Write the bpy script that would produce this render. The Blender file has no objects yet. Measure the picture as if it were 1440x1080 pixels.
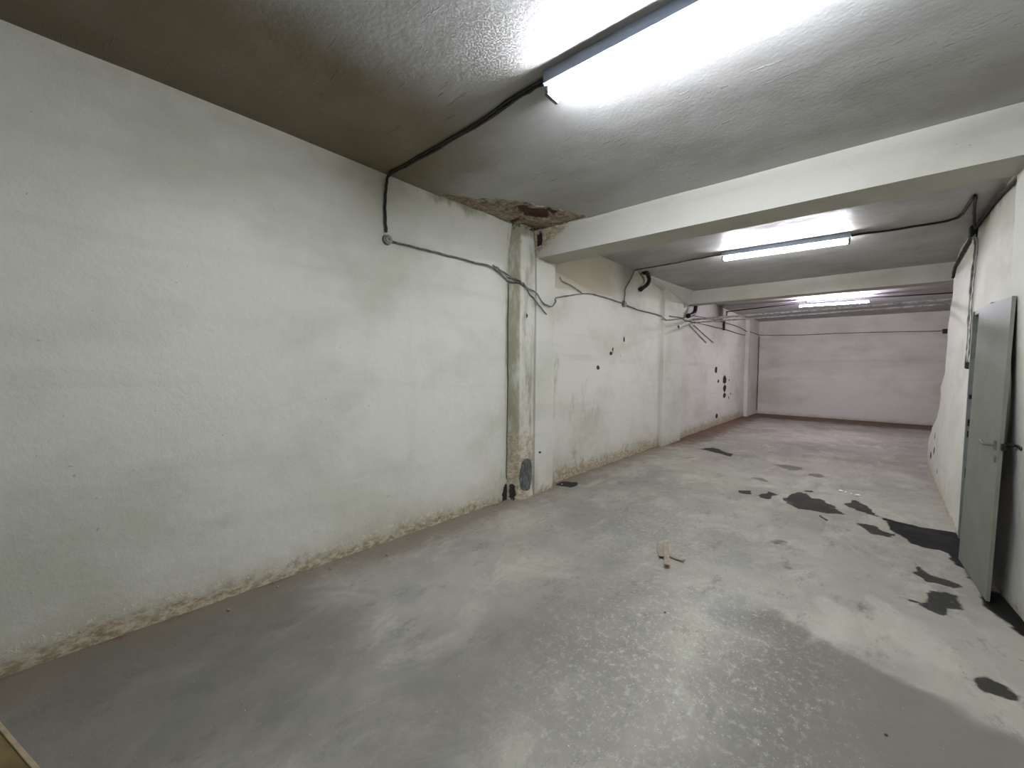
import bpy, bmesh, math, random
import numpy as np
from mathutils import Vector, Matrix
random.seed(7)
C = bpy.context.scene.collection
H1, H2 = 3.079, 3.153            # ceiling heights before / after the first beam
XL, YB, XR = -3.0525, 16.2, 2.2

# ------------------------------------------------------------------ numpy helpers
def vnoise(x, y, s, seed=0):
    x = np.asarray(x, float)*s+seed*17.31; y = np.asarray(y, float)*s+seed*5.77
    xi = np.floor(x); yi = np.floor(y); fx = x-xi; fy = y-yi
    fx = fx*fx*(3-2*fx); fy = fy*fy*(3-2*fy)
    def hsh(a, b):
        v = np.sin(a*127.1+b*311.7+seed*74.7)*43758.5453
        return v-np.floor(v)
    return (hsh(xi, yi)*(1-fx)+hsh(xi+1, yi)*fx)*(1-fy)+(hsh(xi, yi+1)*(1-fx)+hsh(xi+1, yi+1)*fx)*fy
def fbm(x, y, s, seed=0):
    return .5*vnoise(x, y, s, seed)+.3*vnoise(x, y, s*2.1, seed+1)+.2*vnoise(x, y, s*4.3, seed+2)
def poly_mask(px, py, poly, w=.05):
    """0..1, .5 on the outline, 1 inside"""
    P = np.array(poly, float); px = np.asarray(px); py = np.asarray(py)
    out = np.zeros(len(px))
    lo = P.min(0)-w*2; hi = P.max(0)+w*2
    sel = np.where((px > lo[0]) & (px < hi[0]) & (py > lo[1]) & (py < hi[1]))[0]
    if len(sel) == 0: return out
    x = px[sel]; y = py[sel]; d = np.full(len(sel), 1e9); ins = np.zeros(len(sel), bool)
    for i in range(len(P)):
        a = P[i]; b = P[(i+1) % len(P)]; e = b-a
        t = np.clip(((x-a[0])*e[0]+(y-a[1])*e[1])/(e@e+1e-12), 0, 1)
        d = np.minimum(d, np.hypot(x-a[0]-t*e[0], y-a[1]-t*e[1]))
        c = ((a[1] > y) != (b[1] > y)) & (x < (b[0]-a[0])*(y-a[1])/(b[1]-a[1]+1e-12)+a[0])
        ins ^= c
    out[sel] = np.clip(.5+np.where(ins, d, -d)/(2*w), 0, 1)
    return out
def ell(x, y, cx, cy, rx, ry, soft=1.0):
    d = np.hypot((x-cx)/rx, (y-cy)/ry)
    return np.clip(1-.5*d**(1/soft), 0, 1)
def sstep(v, a, b):
    t = np.clip((v-a)/(b-a), 0, 1); return t*t*(3-2*t)
def mx(*a):
    r = a[0]
    for b in a[1:]: r = np.maximum(r, b)
    return r

# ------------------------------------------------------------------ materials
def lin(c): return tuple(((v/255)/12.92 if v/255 <= .04045 else ((v/255+.055)/1.055)**2.4) for v in c)+(1,)
class NT:
    def __init__(s, name):
        s.m = bpy.data.materials.new(name); s.m.use_nodes = True
        s.t = s.m.node_tree; s.n = s.t.nodes; s.l = s.t.links
        s.b = s.n['Principled BSDF']
        s.geo = s.n.new('ShaderNodeNewGeometry').outputs['Position']
    def link(s, a, b): s.l.new(a, b)
    def math(s, op, a, b=None, c=None):
        n = s.n.new('ShaderNodeMath'); n.operation = op
        for i, v in enumerate((a, b, c)):
            if v is None: continue
            if isinstance(v, (int, float)): n.inputs[i].default_value = v
            else: s.link(v, n.inputs[i])
        return n.outputs[0]
    def noise(s, scale, detail=4, stretch=(1, 1, 1), rough=.6, dist=0, rot=0):
        mp = s.n.new('ShaderNodeMapping'); mp.inputs['Scale'].default_value = stretch
        mp.inputs['Rotation'].default_value = (0, 0, rot)
        s.link(s.geo, mp.inputs['Vector'])
        n = s.n.new('ShaderNodeTexNoise'); n.inputs['Scale'].default_value = scale
        n.inputs['Detail'].default_value = detail; n.inputs['Roughness'].default_value = rough
        n.inputs['Distortion'].default_value = dist
        s.link(mp.outputs[0], n.inputs['Vector']); return n.outputs['Fac']
    def rng(s, v, a, b, c=0., d=1.):
        n = s.n.new('ShaderNodeMapRange'); n.interpolation_type = 'SMOOTHSTEP'
        s.link(v, n.inputs['Value'])
        for k, x in zip(('From Min', 'From Max', 'To Min', 'To Max'), (a, b, c, d)): n.inputs[k].default_value = x
        return n.outputs[0]
    def mix(s, f, a, b, mode='MIX'):
        n = s.n.new('ShaderNodeMix'); n.data_type = 'RGBA'; n.blend_type = mode
        if isinstance(f, (int, float)): n.inputs[0].default_value = f
        else: s.link(f, n.inputs[0])
        for i, v in ((6, a), (7, b)):
            if isinstance(v, tuple): n.inputs[i].default_value = v
            else: s.link(v, n.inputs[i])
        return n.outputs[2]
    def attr(s, name):
        n = s.n.new('ShaderNodeAttribute'); n.attribute_name = name; return n.outputs['Fac']
    def bump(s, hgt, strength, dist, prev=None):
        n = s.n.new('ShaderNodeBump'); n.inputs['Strength'].default_value = strength
        n.inputs['Distance'].default_value = dist; s.link(hgt, n.inputs['Height'])
        if prev is not None: s.link(prev, n.inputs['Normal'])
        return n.outputs[0]
    def layer(s, col, attr, color, nscale, amp, lo=.45, hi=.6, stretch=(1, 1, 1), opacity=1.):
        v = s.math('ADD', s.attr(attr), s.math('MULTIPLY', s.math('SUBTRACT', s.noise(nscale, 5, stretch, .7), .5), amp))
        f = s.rng(v, lo, hi, 0, opacity); s.f_last = s.rng(v, lo, hi, 0, .92)
        return s.mix(f, col, color), f
    def done(s, col, rough=.8, normal=None, spec=.3):
        if isinstance(col, tuple): s.b.inputs['Base Color'].default_value = col
        else: s.link(col, s.b.inputs['Base Color'])
        if isinstance(rough, (int, float)): s.b.inputs['Roughness'].default_value = rough
        else: s.link(rough, s.b.inputs['Roughness'])
        s.b.inputs['Specular IOR Level'].default_value = spec
        if normal is not None: s.link(normal, s.b.inputs['Normal'])
        return s.m

def plaster(name, base, tint=(1, 1, 1)):
    m = NT(name)
    c1 = tuple(base[i]*tint[i] for i in range(3))+(1,)
    c2 = tuple(base[i]*tint[i]*k for i, k in zip(range(3), (.80, .80, .75)))+(1,)
    col = m.mix(m.rng(m.noise(.9, 5, (1, 1, 1.6), .6), .42, .72), c1, c2)
    col = m.mix(m.rng(m.noise(2.2, 4, (1, 1, .35), .7), .56, .78, 0, .35), col, (c1[0]*.72, c1[1]*.72, c1[2]*.66, 1))
    # pale horizontal lift lines
    col = m.mix(m.rng(m.noise(1.3, 3, (.25, .25, 4), .5), .56, .7, 0, .28), col, (c1[0]*.72, c1[1]*.73, c1[2]*.68, 1))
    # small scuffs and chips
    col = m.mix(m.rng(m.noise(34, 2, (1, 1, 1), .4), .75, .79, 0, .4), col, (.10, .10, .075, 1))
    col = m.mix(m.rng(m.noise(14, 5, (1, .6, 3), .8), .66, .76, 0, .22), col, (c1[0]*.55, c1[1]*.58, c1[2]*.5, 1))
    col, f1 = m.layer(col, 'soil_shade', (.36, .32, .22, 1), 6, .55, .35, .85, opacity=.75)
    col, f2 = m.layer(col, 'mold', (.20, .185, .11, 1), 6, 1.0, .42, .80, (1, 1, .35), opacity=.85)
    bc = m.mix(m.rng(m.noise(17, 6, (1, 1, 1.8), .8), .40, .62), (.21, .165, .105, 1), (.50, .44, .30, 1))
    col, f3 = m.layer(col, 'base', (.29, .225, .135, 1), 9, 1.3, .42, .95, opacity=.0)
    col = m.mix(m.f_last, col, bc)
    col, f4 = m.layer(col, 'flake', (.60, .57, .44, 1), 30, 1.1, .55, .70, opacity=.6)
    col, f5 = m.layer(col, 'hole', (.028, .024, .018, 1), 22, .7, .48, .56)
    cc = m.mix(m.rng(m.noise(20, 5, (1, 1, .5), .8), .4, .65), (.05, .052, .045, 1), (.14, .143, .13, 1))
    col, f6 = m.layer(col, 'cement', cc, 14, .7, .42, .60)
    h = m.math('SUBTRACT', m.noise(3, 6, (1, 1, 1), .6), m.math('MULTIPLY', f5, .8))
    h = m.math('SUBTRACT', h, m.math('MULTIPLY', f6, .5))
    h = m.math('SUBTRACT', h, m.math('MULTIPLY', f4, -.25))
    n = m.bump(h, .6, .02)
    n = m.bump(m.noise(70, 4, (1, 1, 1), .7), .35, .004, n)
    return m.done(col, .85, n, .25)

M = {}
M['wall'] = plaster('whitewashed_plaster', (.57, .56, .485))
M['beam'] = plaster('smooth_beam_paint', (.49, .478, .415))

def ceiling_mat():
    m = NT('ceiling_concrete')
    col = m.mix(m.rng(m.noise(.8, 5, (1, 1.6, 1), .6), .38, .68), (.40, .395, .385, 1), (.30, .29, .265, 1))
    col = m.mix(m.rng(m.noise(3.2, 5, (.3, 2.2, 1), .7), .55, .8, 0, .5), col, (.46, .455, .44, 1))
    col = m.mix(m.rng(m.noise(14, 4, (1, 1, 1), .6), .66, .76, 0, .4), col, (.16, .145, .11, 1))
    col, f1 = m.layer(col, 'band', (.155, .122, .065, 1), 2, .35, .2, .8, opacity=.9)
    col, f2 = m.layer(col, 'damage', (.30, .235, .15, 1), 8, .35, .44, .56)
    mott = m.mix(m.rng(m.noise(11, 6, (1, 1, 1), .85), .38, .64), (.11, .075, .045, 1), (.46, .39, .28, 1))
    col = m.mix(f2, col, mott)
    col, f3 = m.layer(col, 'hole', (.075, .032, .022, 1), 13, .4, .42, .55)
    col, f4 = m.layer(col, 'edge', (.70, .68, .60, 1), 16, .8, .62, .7)
    scr = m.rng(m.noise(9, 4, (.45, 3.6, 1), .7, .3, rot=.3), .64, .68)
    gate = m.rng(m.noise(1.1, 3), .45, .6)
    scr = m.math('MULTIPLY', scr, gate)
    n = m.bump(scr, 1.0, .008)
    n = m.bump(m.noise(1.6, 3, (1, 1, 1), .5), .45, .04, n)
    n = m.bump(m.math('SUBTRACT', m.noise(40, 4), f2), .35, .006, n)
    return m.done(col, m.rng(m.noise(3, 3), .3, .7, .42, .7), n, .4)
M['ceiling'] = ceiling_mat()

def floor_mat():
    m = NT('worn_concrete_floor')
    col = m.mix(m.rng(m.noise(.7, 6, (1, 1, 1), .65), .35, .68), (.285, .267, .218, 1), (.20, .188, .155, 1))
    col = m.mix(m.rng(m.noise(2.4, 6, (1, .6, 1), .75, .6), .48, .64, 0, .6), col, (.35, .332, .268, 1))
    col = m.mix(m.rng(m.noise(5.5, 8, (1, .5, 1), .85), .53, .64, 0, .6), col, (.135, .13, .11, 1))
    col = m.mix(m.rng(m.noise(1.1, 4, (1, 1, 1), .5, 1.), .60, .66, 0, .35), col, (.17, .18, .18, 1))
    col, g1 = m.layer(col, 'smooth', (.112, .105, .082, 1), 1.8, .7, .2, 1.0, opacity=.85)
    col, g2 = m.layer(col, 'light', (.36, .345, .285, 1), 5, .5, .42, .72, opacity=.45)
    col, g3 = m.layer(col, 'soil_shade', (.175, .145, .105, 1), 4, 1.1, .38, .85, opacity=.85)
    col, g4 = m.layer(col, 'rust', (.12, .075, .048, 1), 3.5, 1.1, .36, .75, opacity=.9)
    mo = m.math('MULTIPLY', m.rng(m.noise(28, 5, (1, .8, 1), .8), .50, .68, 0, .5), m.rng(m.attr('grain'), .1, .8))
    col = m.mix(mo, col, (.44, .43, .37, 1))
    # pale grains
    v = m.math('ADD', m.math('MULTIPLY', m.attr('grain'), .085), m.noise(85, 3, (1, 1, 1), .6))
    gr = m.rng(v, .72, .76, 0, .6)
    col = m.mix(gr, col, (.62, .62, .57, 1))
    col, g5 = m.layer(col, 'medium', (.075, .068, .054, 1), 12, .8, .45, .75, opacity=.75)
    col, g6 = m.layer(col, 'dark', (.016, .0145, .011, 1), 9, .75, .38, .58, opacity=.95)
    col = m.mix(m.rng(m.math('MULTIPLY', m.noise(13, 6, (1, .7, 1), .85), g6), .52, .66, 0, .55), col, (.12, .112, .09, 1))
    col, g7 = m.layer(col, 'black', (.007, .006, .004, 1), 9, .5, .38, .62)
    crack = m.rng(m.noise(16, 6, (1, .7, 1), .85), .67, .71, 0, .6)
    col = m.mix(crack, col, (.08, .075, .06, 1))
    h = m.math('ADD', m.noise(2.2, 7, (1, 1, 1), .65), m.math('MULTIPLY', gr, .12))
    n = m.bump(h, .5, .025)
    n = m.bump(m.noise(60, 4, (1, 1, 1), .7), .3, .003, n)
    r = m.math('SUBTRACT', m.rng(m.noise(3, 4), .3, .7, .72, .9), m.math('MULTIPLY', g6, -.1))
    return m.done(col, r, n, .15)
M['floor'] = floor_mat()

def simple(name, c, rough=.5, metal=0., nscale=0, var=.25, spec=.3, bump=0):
    m = NT(name)
    m.b.inputs['Metallic'].default_value = metal
    col = c+(1,) if len(c) == 3 else c
    n = None
    if nscale:
        col = m.mix(m.rng(m.noise(nscale, 5), .35, .7), col, tuple(v*(1-var) for v in col[:3])+(1,))
        if bump: n = m.bump(m.noise(nscale*3, 4), bump, .004)
    return m.done(col, rough, n, spec)
M['housing'] = simple('pale_blue_enamel_housing', (.38, .45, .56), .4, 0, 8, .12)
M['holder'] = simple('grey_lamp_holder', (.10, .105, .11), .5, 0, 20, .3)
M['cable_dark'] = simple('dark_cable', (.035, .033, .028), .6, 0, 30, .3)
M['cable_grey'] = simple('paint_spattered_cable', (.20, .195, .165), .7, 0, 14, .75, bump=.4)
M['box_grey'] = simple('grey_box', (.30, .30, .265), .6, 0, 25, .5, bump=.3)
M['box_black'] = simple('black_box', (.02, .02, .018), .5, 0, 25, .4)
M['duct_black'] = simple('black_rubber', (.018, .016, .014), .45, 0, 18, .5)
M['pipe_white'] = simple('flaking_white_pipe', (.48, .47, .46), .5, 0, 16, .55, bump=.5)
M['door'] = simple('grey_green_door_paint', (.165, .17, .132), .55, 0, 5, .14, bump=.15)
M['frame'] = simple('grey_green_frame_paint', (.17, .19, .165), .55, 0, 9, .3, bump=.2)
M['door_scuff'] = simple('door_scuff', (.12, .115, .09), .7, 0, 30, .3)
M['steel_dark'] = simple('dark_steel', (.03, .028, .025), .45, .6, 30, .3)
M['card'] = simple('brown_cardboard', (.26, .215, .15), .85, 0, 30, .25, bump=.3)
M['board'] = simple('brown_board', (.16, .115, .045), .7, 0, 6, .45, bump=.3)
M['board_edge'] = simple('pale_board_edge', (.36, .29, .18), .7, 0, 20, .3)
M['shard'] = simple('white_shard', (.8, .8, .78), .3, 0, 40, .1)
M['crumb'] = simple('plaster_crumb_material', (.33, .30, .24), .9, 0, 40, .4)
M['stick'] = simple('dark_wood_splinter', (.05, .04, .03), .8, 0, 40, .4)
def tube_mat(name, col, st):
    m = NT(name)
    m.b.inputs['Base Color'].default_value = (.9, .9, .9, 1)
    m.b.inputs['Emission Color'].default_value = col+(1,)
    m.b.inputs['Emission Strength'].default_value = st
    return m.m
LAMP = 1.0
M['tube1'] = tube_mat('lit_tube_cool', (.92, .965, 1.07), 305*LAMP)
M['tube2'] = tube_mat('lit_tube_cool_far', (.95, .965, 1.03), 190*LAMP)
M['tube3'] = tube_mat('lit_tube_violet', (.97, .88, 1.1), 600*LAMP)

# ------------------------------------------------------------------ object helpers
def link(name, me, parent=None, mats=()):
    o = bpy.data.objects.new(name, me); C.objects.link(o)
    for m in mats: me.materials.append(m)
    if parent is not None:
        o.parent = parent
        if parent.type == 'EMPTY': o.matrix_parent_inverse = Matrix.Translation(-parent.location)
        else: o.matrix_parent_inverse = parent.matrix_world.inverted()
    return o
def tag(o, label, cat, group=None, kind=None):
    o['label'] = label; o['category'] = cat
    if group: o['group'] = group
    if kind: o['kind'] = kind
    return o
def empty(name, loc):
    o = bpy.data.objects.new(name, None); C.objects.link(o); o.location = loc
    o.empty_display_size = .1
    return o
def mesh_from(name, V, F, attrs=None, smooth=False):
    me = bpy.data.meshes.new(name)
    me.from_pydata([tuple(v) for v in V], [], F); me.update()
    if attrs:
        for k, a in attrs.items():
            at = me.attributes.new(k, 'FLOAT', 'POINT'); at.data.foreach_set('value', np.asarray(a, 'f'))
    if smooth: me.polygons.foreach_set('use_smooth', [True]*len(me.polygons))
    return me
def grid(us, vs, fn):
    """fn(U,V arrays)->X,Y,Z ; returns coords (N,3) and faces"""
    U, V = np.meshgrid(us, vs, indexing='ij'); U = U.ravel(); V = V.ravel()
    X, Y, Z = fn(U, V); P = np.stack([X+0*U, Y+0*U, Z+0*U], 1)
    nu, nv = len(us), len(vs); F = []
    for i in range(nu-1):
        for j in range(nv-1):
            a = i*nv+j; F.append((a, a+1, a+nv+1, a+nv))
    return P, F
def merge(parts):
    V = []; F = []; n = 0
    for P, f in parts:
        V.append(P); F += [tuple(i+n for i in q) for q in f]; n += len(P)
    return np.concatenate(V), F
def boxgrid(x0, x1, y0, y1, z0, z1, st=.08):
    L = lambda a, b: np.linspace(a, b, max(2, int(math.ceil(abs(b-a)/st))+1))
    xs, ys, zs = L(x0, x1), L(y0, y1), L(z0, z1)
    fl = lambda r: (r[0], [q[::-1] for q in r[1]])
    return merge([
        grid(xs, zs, lambda u, v: (u, y0, v))[0:2] if False else fl(grid(xs, zs, lambda u, v: (u, u*0+y0, v))),
        grid(xs, zs, lambda u, v: (u, u*0+y1, v)),
        grid(ys, zs, lambda u, v: (u*0+x0, u, v)),
        fl(grid(ys, zs, lambda u, v: (u*0+x1, u, v))),
        grid(xs, ys, lambda u, v: (u, v, u*0+z0)),
        fl(grid(xs, ys, lambda u, v: (u, v, u*0+z1)))])
def weld(me, d=1e-4):
    bm = bmesh.new(); bm.from_mesh(me); bmesh.ops.remove_doubles(bm, verts=bm.verts, dist=d)
    bmesh.ops.recalc_face_normals(bm, faces=bm.faces); bm.to_mesh(me); bm.free()
def bevel_box(name, x0, x1, y0, y1, z0, z1, mat, parent=None, bev=.004, rot=None, loc=None):
    bm = bmesh.new(); bmesh.ops.create_cube(bm, size=1)
    for v in bm.verts: v.co = Vector(((x0+x1)/2+v.co.x*(x1-x0), (y0+y1)/2+v.co.y*(y1-y0), (z0+z1)/2+v.co.z*(z1-z0)))
    if bev: bmesh.ops.bevel(bm, geom=bm.edges[:], offset=bev, segments=2, affect='EDGES', profile=.6)
    if rot is not None: bmesh.ops.transform(bm, matrix=rot, verts=bm.verts)
    me = bpy.data.meshes.new(name); bm.to_mesh(me); bm.free()
    return link(name, me, parent, [mat])
def smooth_pts(pts, sub=4):
    P = [Vector(p) for p in pts]
    if len(P) < 3 or sub < 2: return P
    out = []
    for i in range(len(P)-1):
        p0 = P[max(i-1, 0)]; p1 = P[i]; p2 = P[i+1]; p3 = P[min(i+2, len(P)-1)]
        for k in range(sub):
            t = k/sub
            c = .5*((2*p1)+(p2-p0)*t+(2*p0-5*p1+4*p2-p3)*t*t+(3*p1-p0-3*p2+p3)*t**3)
            l = p1.lerp(p2, t); out.append(l.lerp(c, .6))
    out.append(P[-1]); return out
def tube_mesh(name, pts, r, seg=8, rings=None):
    bm = bmesh.new(); prev = None; n = len(pts); up = Vector((.13, .21, .97)).normalized()
    for i, p in enumerate(pts):
        t = (pts[min(i+1, n-1)]-pts[max(i-1, 0)]).normalized()
        a = t.cross(up)
        if a.length < .15: a = t.cross(Vector((1, .2, 0)))
        a.normalize(); b = t.cross(a); rr = r[i] if isinstance(r, (list, tuple)) else r
        ring = [bm.verts.new(p+(a*math.cos(2*math.pi*k/seg)+b*math.sin(2*math.pi*k/seg))*rr) for k in range(seg)]
        if prev:
            best = min(range(seg), key=lambda s: sum((prev[k].co-ring[(k+s) % seg].co).length for k in range(seg)))
            ring = ring[best:]+ring[:best]
            for k in range(seg): bm.faces.new((prev[k], prev[(k+1) % seg], ring[(k+1) % seg], ring[k]))
        else: bm.faces.new(ring[::-1])
        prev = ring
    bm.faces.new(prev); bmesh.ops.recalc_face_normals(bm, faces=bm.faces)
    me = bpy.data.meshes.new(name); bm.to_mesh(me); bm.free()
    me.polygons.foreach_set('use_smooth', [True]*len(me.polygons))
    return me
def cable(name, pts, r, mat, label, cat='cable', group=None, sub=4, jit=.004, seg=7, parent=None):
    P = smooth_pts(pts, sub)
    P = [p+Vector((random.uniform(-1, 1), random.uniform(-1, 1), random.uniform(-1, 1)))*jit*(0 < i < len(P)-1) for i, p in enumerate(P)]
    o = link(name, tube_mesh(name, P, r, seg), parent, [mat])
    if parent is None: tag(o, label, cat, group)
    return o

# ------------------------------------------------------------------ floor
FD = [[(-0.721, 5.636), (-0.668, 5.994), (-0.583, 6.128), (-0.484, 5.906), (-0.355, 5.927), (-0.237, 5.716), (-0.161, 5.495), (-0.316, 5.352), (-0.522, 5.366), (-0.643, 5.473)],
 [(-0.187, 5.942), (-0.097, 6.167), (0.008, 6.031), (0.118, 5.599), (0.057, 5.658), (-0.07, 5.701)],
 [(0.134, 5.651), (0.266, 5.625), (0.401, 5.542), (0.66, 5.567), (0.66, 5.077), (0.60, 4.375), (0.50, 4.917), (0.338, 4.917), (0.234, 5.133)],
 [(-0.061, 5.253), (0.057, 5.224), (0.212, 5.083), (0.163, 4.98), (0.043, 5.019)],
 [(0.3, 4.258), (0.353, 4.431), (0.385, 4.297), (0.54, 4.18), (0.466, 4.095), (0.333, 4.135)],
 [(0.202, 3.709), (0.269, 3.738), (0.314, 3.718), (0.341, 3.965), (0.386, 3.939), (0.463, 3.977), (0.474, 3.833), (0.365, 3.593), (0.283, 3.66)],
 [(-1.21, 5.652), (-1.076, 5.744), (-1.063, 5.624), (-1.157, 5.559)], [(-0.974, 5.708), (-0.911, 5.832), (-0.81, 5.776), (-0.844, 5.541), (-0.933, 5.538)],
 [(-0.578, 6.278), (-0.49, 6.314), (-0.481, 6.211), (-0.556, 6.163)], [(-2.412, 8.122), (-2.22, 8.441), (-1.803, 7.975), (-1.786, 7.768), (-2.137, 8.008)],
 [(0.399, 3.01), (0.44, 2.989), (0.48, 3.017), (0.533, 2.987), (0.567, 2.908), (0.499, 2.875), (0.437, 2.878)],
 [(0.57, 4.003), (0.659, 4.24), (0.794, 4.2), (0.80, 3.50), (0.72, 3.60), (0.666, 3.727), (0.629, 3.865)],
 [(0.627, 3.303), (0.651, 3.333), (0.641, 3.28)], [(-2.997, 4.303), (-3.02, 4.517), (-2.89, 4.571), (-2.793, 4.495), (-2.815, 4.284)]]
FM = [[(-1.144, 7.583), (-0.775, 7.754), (-0.709, 7.477), (-0.822, 7.29)], [(-0.669, 7.202), (-0.504, 7.434), (-0.386, 7.179), (-0.52, 7.053)],
 [(-1.248, 6.438), (-1.104, 6.573), (-0.926, 6.337), (-1.063, 6.339)], [(-0.676, 4.123), (-0.606, 4.244), (-0.523, 4.236), (-0.554, 4.099), (-0.634, 4.052)],
 [(-0.504, 3.757), (-0.437, 3.841), (-0.36, 3.718), (-0.374, 3.625), (-0.438, 3.647)], [(-0.354, 5.2), (-0.266, 5.077), (-0.272, 5.044)],
 [(-0.052, 3.382), (-0.022, 3.452), (0.051, 3.316), (0.1, 3.215), (0.042, 3.198), (-0.014, 3.283)], [(0.114, 3.589), (0.178, 3.406), (0.161, 3.391)]]
FL = [[(0.014, 3.499), (0.097, 3.602), (0.289, 3.41), (0.393, 3.128), (0.373, 3.004), (0.232, 2.869), (0.176, 2.97), (0.091, 3.161)],
 [(-0.253, 3.314), (-0.112, 3.384), (-0.006, 3.074), (0.021, 2.84), (-0.199, 2.719)]]
P, F = grid(np.arange(XL-.02, XR+.04, .032), np.concatenate([np.arange(-6.0, -1, .1), np.arange(-1, 9, .032), np.arange(9, 16.3, .06)]), lambda u, v: (u, v, u*0))
x, y = P[:, 0], P[:, 1]
wob = (fbm(x, y, 1.3, 3)-.5)*.3
def blobs(L, w, wx=0):
    r = np.zeros(len(x))
    xx = x+(fbm(x, y, 7, 8)-.5)*wx; yy = y+(fbm(x, y, 7, 9)-.5)*wx*1.6
    for p_ in L: r = np.maximum(r, poly_mask(xx, yy, p_, w))
    return r
dark = blobs(FD, .05, .10); med = blobs(FM, .09, .1); light = blobs(FL, .14, .15); black = blobs([FD[2], FD[11]], .07, .10)
dl = x-XL
edge_l = np.clip(1-dl/(.75+wob*1.6), 0, 1)
soil_shade = mx(edge_l*.85, .78*np.clip(1-(dl)/1.3, 0, 1)*sstep(y, 5, 9), .6*sstep(y, 12.5, 15.5))
rust = mx(.95*np.clip(1-dl/(1.1+wob), 0, 1)*sstep(y, 6.5, 9.5), .85*sstep(y+wob*2, 13.4, 15.6), .5*np.clip(1-dl/.12, 0, 1))
smooth_a = mx(ell(x, y, -1.35, 1.75, .55, 1.3)*.9, ell(x, y, -1.9, .6, .6, .6)*.8, ell(x, y, -2.0, 3.3, .5, .8)*.55, 1.0*sstep(-y-.12*np.sin(x*5)+.45*(fbm(x, y, 3, 17)-.5), -2.85, -2.66)*sstep(x+.25*fbm(x, y, 2, 7), -.95, -.1)*(1-.35*ell(x, y, -.75, 2.0, .4, .5)), .8*sstep(-x, 1.5, 2.0)*sstep(-y, -1.6, -.9), .6*sstep(-y, -1.2, -.4))
grain = mx(ell(x, y, -.75, 2.3, .55, 1.0), ell(x, y, -1.4, 3.8, .7, .8)*.9)
P[:, 2] = (fbm(x, y, .9, 5)-.5)*.012 - .004*sstep(dark, .4, .7)
P[:, 2] += .012*np.clip(1-dl/.10, 0, 1)*fbm(x, y, 6, 2)
me = mesh_from('floor', P, F, dict(dark=dark, black=black, medium=med, light=light, soil_shade=soil_shade, rust=rust, smooth=smooth_a, grain=grain), True)
o = link('floor', me, None, [M['floor']]); tag(o, 'worn stained grey concrete floor running the length of the basement', 'floor', kind='structure')
if me.polygons[0].normal.z < 0: me.flip_normals()

# ------------------------------------------------------------------ ceilings
CE = [(-3.057, 2.376), (-2.916, 2.596), (-2.653, 2.922), (-2.537, 3.047), (-2.432, 3.333), (-2.272, 3.83), (-3.1, 3.83), (-3.1, 3.449), (-3.1, 3.245), (-3.1, 2.79)]
CH = [(-2.762, 3.184), (-2.635, 3.156), (-2.504, 3.24), (-2.456, 3.359), (-2.455, 3.552), (-2.609, 3.6), (-2.7, 3.524), (-2.813, 3.37)]
def ceiling(name, y0, y1, z, step, dmg, label):
    P, F = grid(np.arange(XL-.03, XR+.04, step), np.linspace(y0, y1, int((y1-y0)/step)+1), lambda u, v: (u, v, u*0+z))
    x, y = P[:, 0], P[:, 1]; at = {}
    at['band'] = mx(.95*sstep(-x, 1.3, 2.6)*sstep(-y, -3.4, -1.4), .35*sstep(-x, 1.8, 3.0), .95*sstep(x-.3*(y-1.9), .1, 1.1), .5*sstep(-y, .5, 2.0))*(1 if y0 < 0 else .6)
    P[:, 2] += (fbm(x, y, .8, 4)-.5)*.015
    if dmg:
        xx = x+(fbm(x, y, 6, 11)-.5)*.16; yy = y+(fbm(x, y, 6, 12)-.5)*.2
        d = poly_mask(xx, yy, CE, .05); hl = mx(poly_mask(xx, yy, CH, .06)*(.55+.45*sstep(fbm(x, y, 9, 33), .3, .5)), .9*ell(x, y, -2.95, 3.79, .09, .05), .8*ell(x, y, -3.0, 3.4, .15, .05))
        at['damage'] = d; at['hole'] = hl; at['edge'] = np.clip(1-np.abs(d-.45)*2.2, 0, 1)*.9*(x > -2.85)
        P[:, 2] += .018*sstep(d, .4, .6)+.05*sstep(hl, .3, .8)+sstep(d, .4, .6)*(fbm(x, y, 12, 6)-.5)*.03
    me = mesh_from(name, P, F, at, True)
    if me.polygons[0].normal.z > 0: me.flip_normals()
    o = link(name, me, None, [M['ceiling']]); tag(o, label, 'ceiling', kind='structure')
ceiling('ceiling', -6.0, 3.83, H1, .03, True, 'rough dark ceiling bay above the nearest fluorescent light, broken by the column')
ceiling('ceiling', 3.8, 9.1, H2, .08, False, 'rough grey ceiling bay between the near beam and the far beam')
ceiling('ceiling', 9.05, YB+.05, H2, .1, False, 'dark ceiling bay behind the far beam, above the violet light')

# ------------------------------------------------------------------ left wall
HOLES = [(5.41, 1.51, .05, .035), (5.80, 1.735, .05, .03), (5.86, 1.80, .02, .05), (6.25, 1.98, .03, .06), (6.13, 1.70, .018, .02), (8.80, 2.37, .05, .05), (11.55, 1.49, .12, .09),
         (12.42, 1.22, .2, .12), (12.45, .98, .17, .10), (12.45, .78, .15, .08), (11.8, 1.19, .09, .05), (12.9, 1.2, .05, .04), (13.1, .8, .05, .04), (11.75, .265, .12, .07), (12.9, .7, .05, .04)]
ys = np.concatenate([np.arange(-6, -1, .1), np.arange(-1, 6.6, .03), np.arange(6.6, YB+.05, .05)])
P, F = grid(ys, np.linspace(-.02, H2+.02, 106), lambda u, v: (u*0+XL, u, v))
y, z = P[:, 1], P[:, 2]
n1 = fbm(y, z, 1.6, 21); n2 = fbm(y, z*0, 1.1, 25)
P[:, 0] += (fbm(y, z, .8, 22)-.5)*.022+(fbm(y, z, 7, 23)-.5)*.006*sstep(-z, -.5, 0)
at = {}
bh = .05+.16*n2+.10*sstep(y, 4.1, 4.4)
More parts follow.
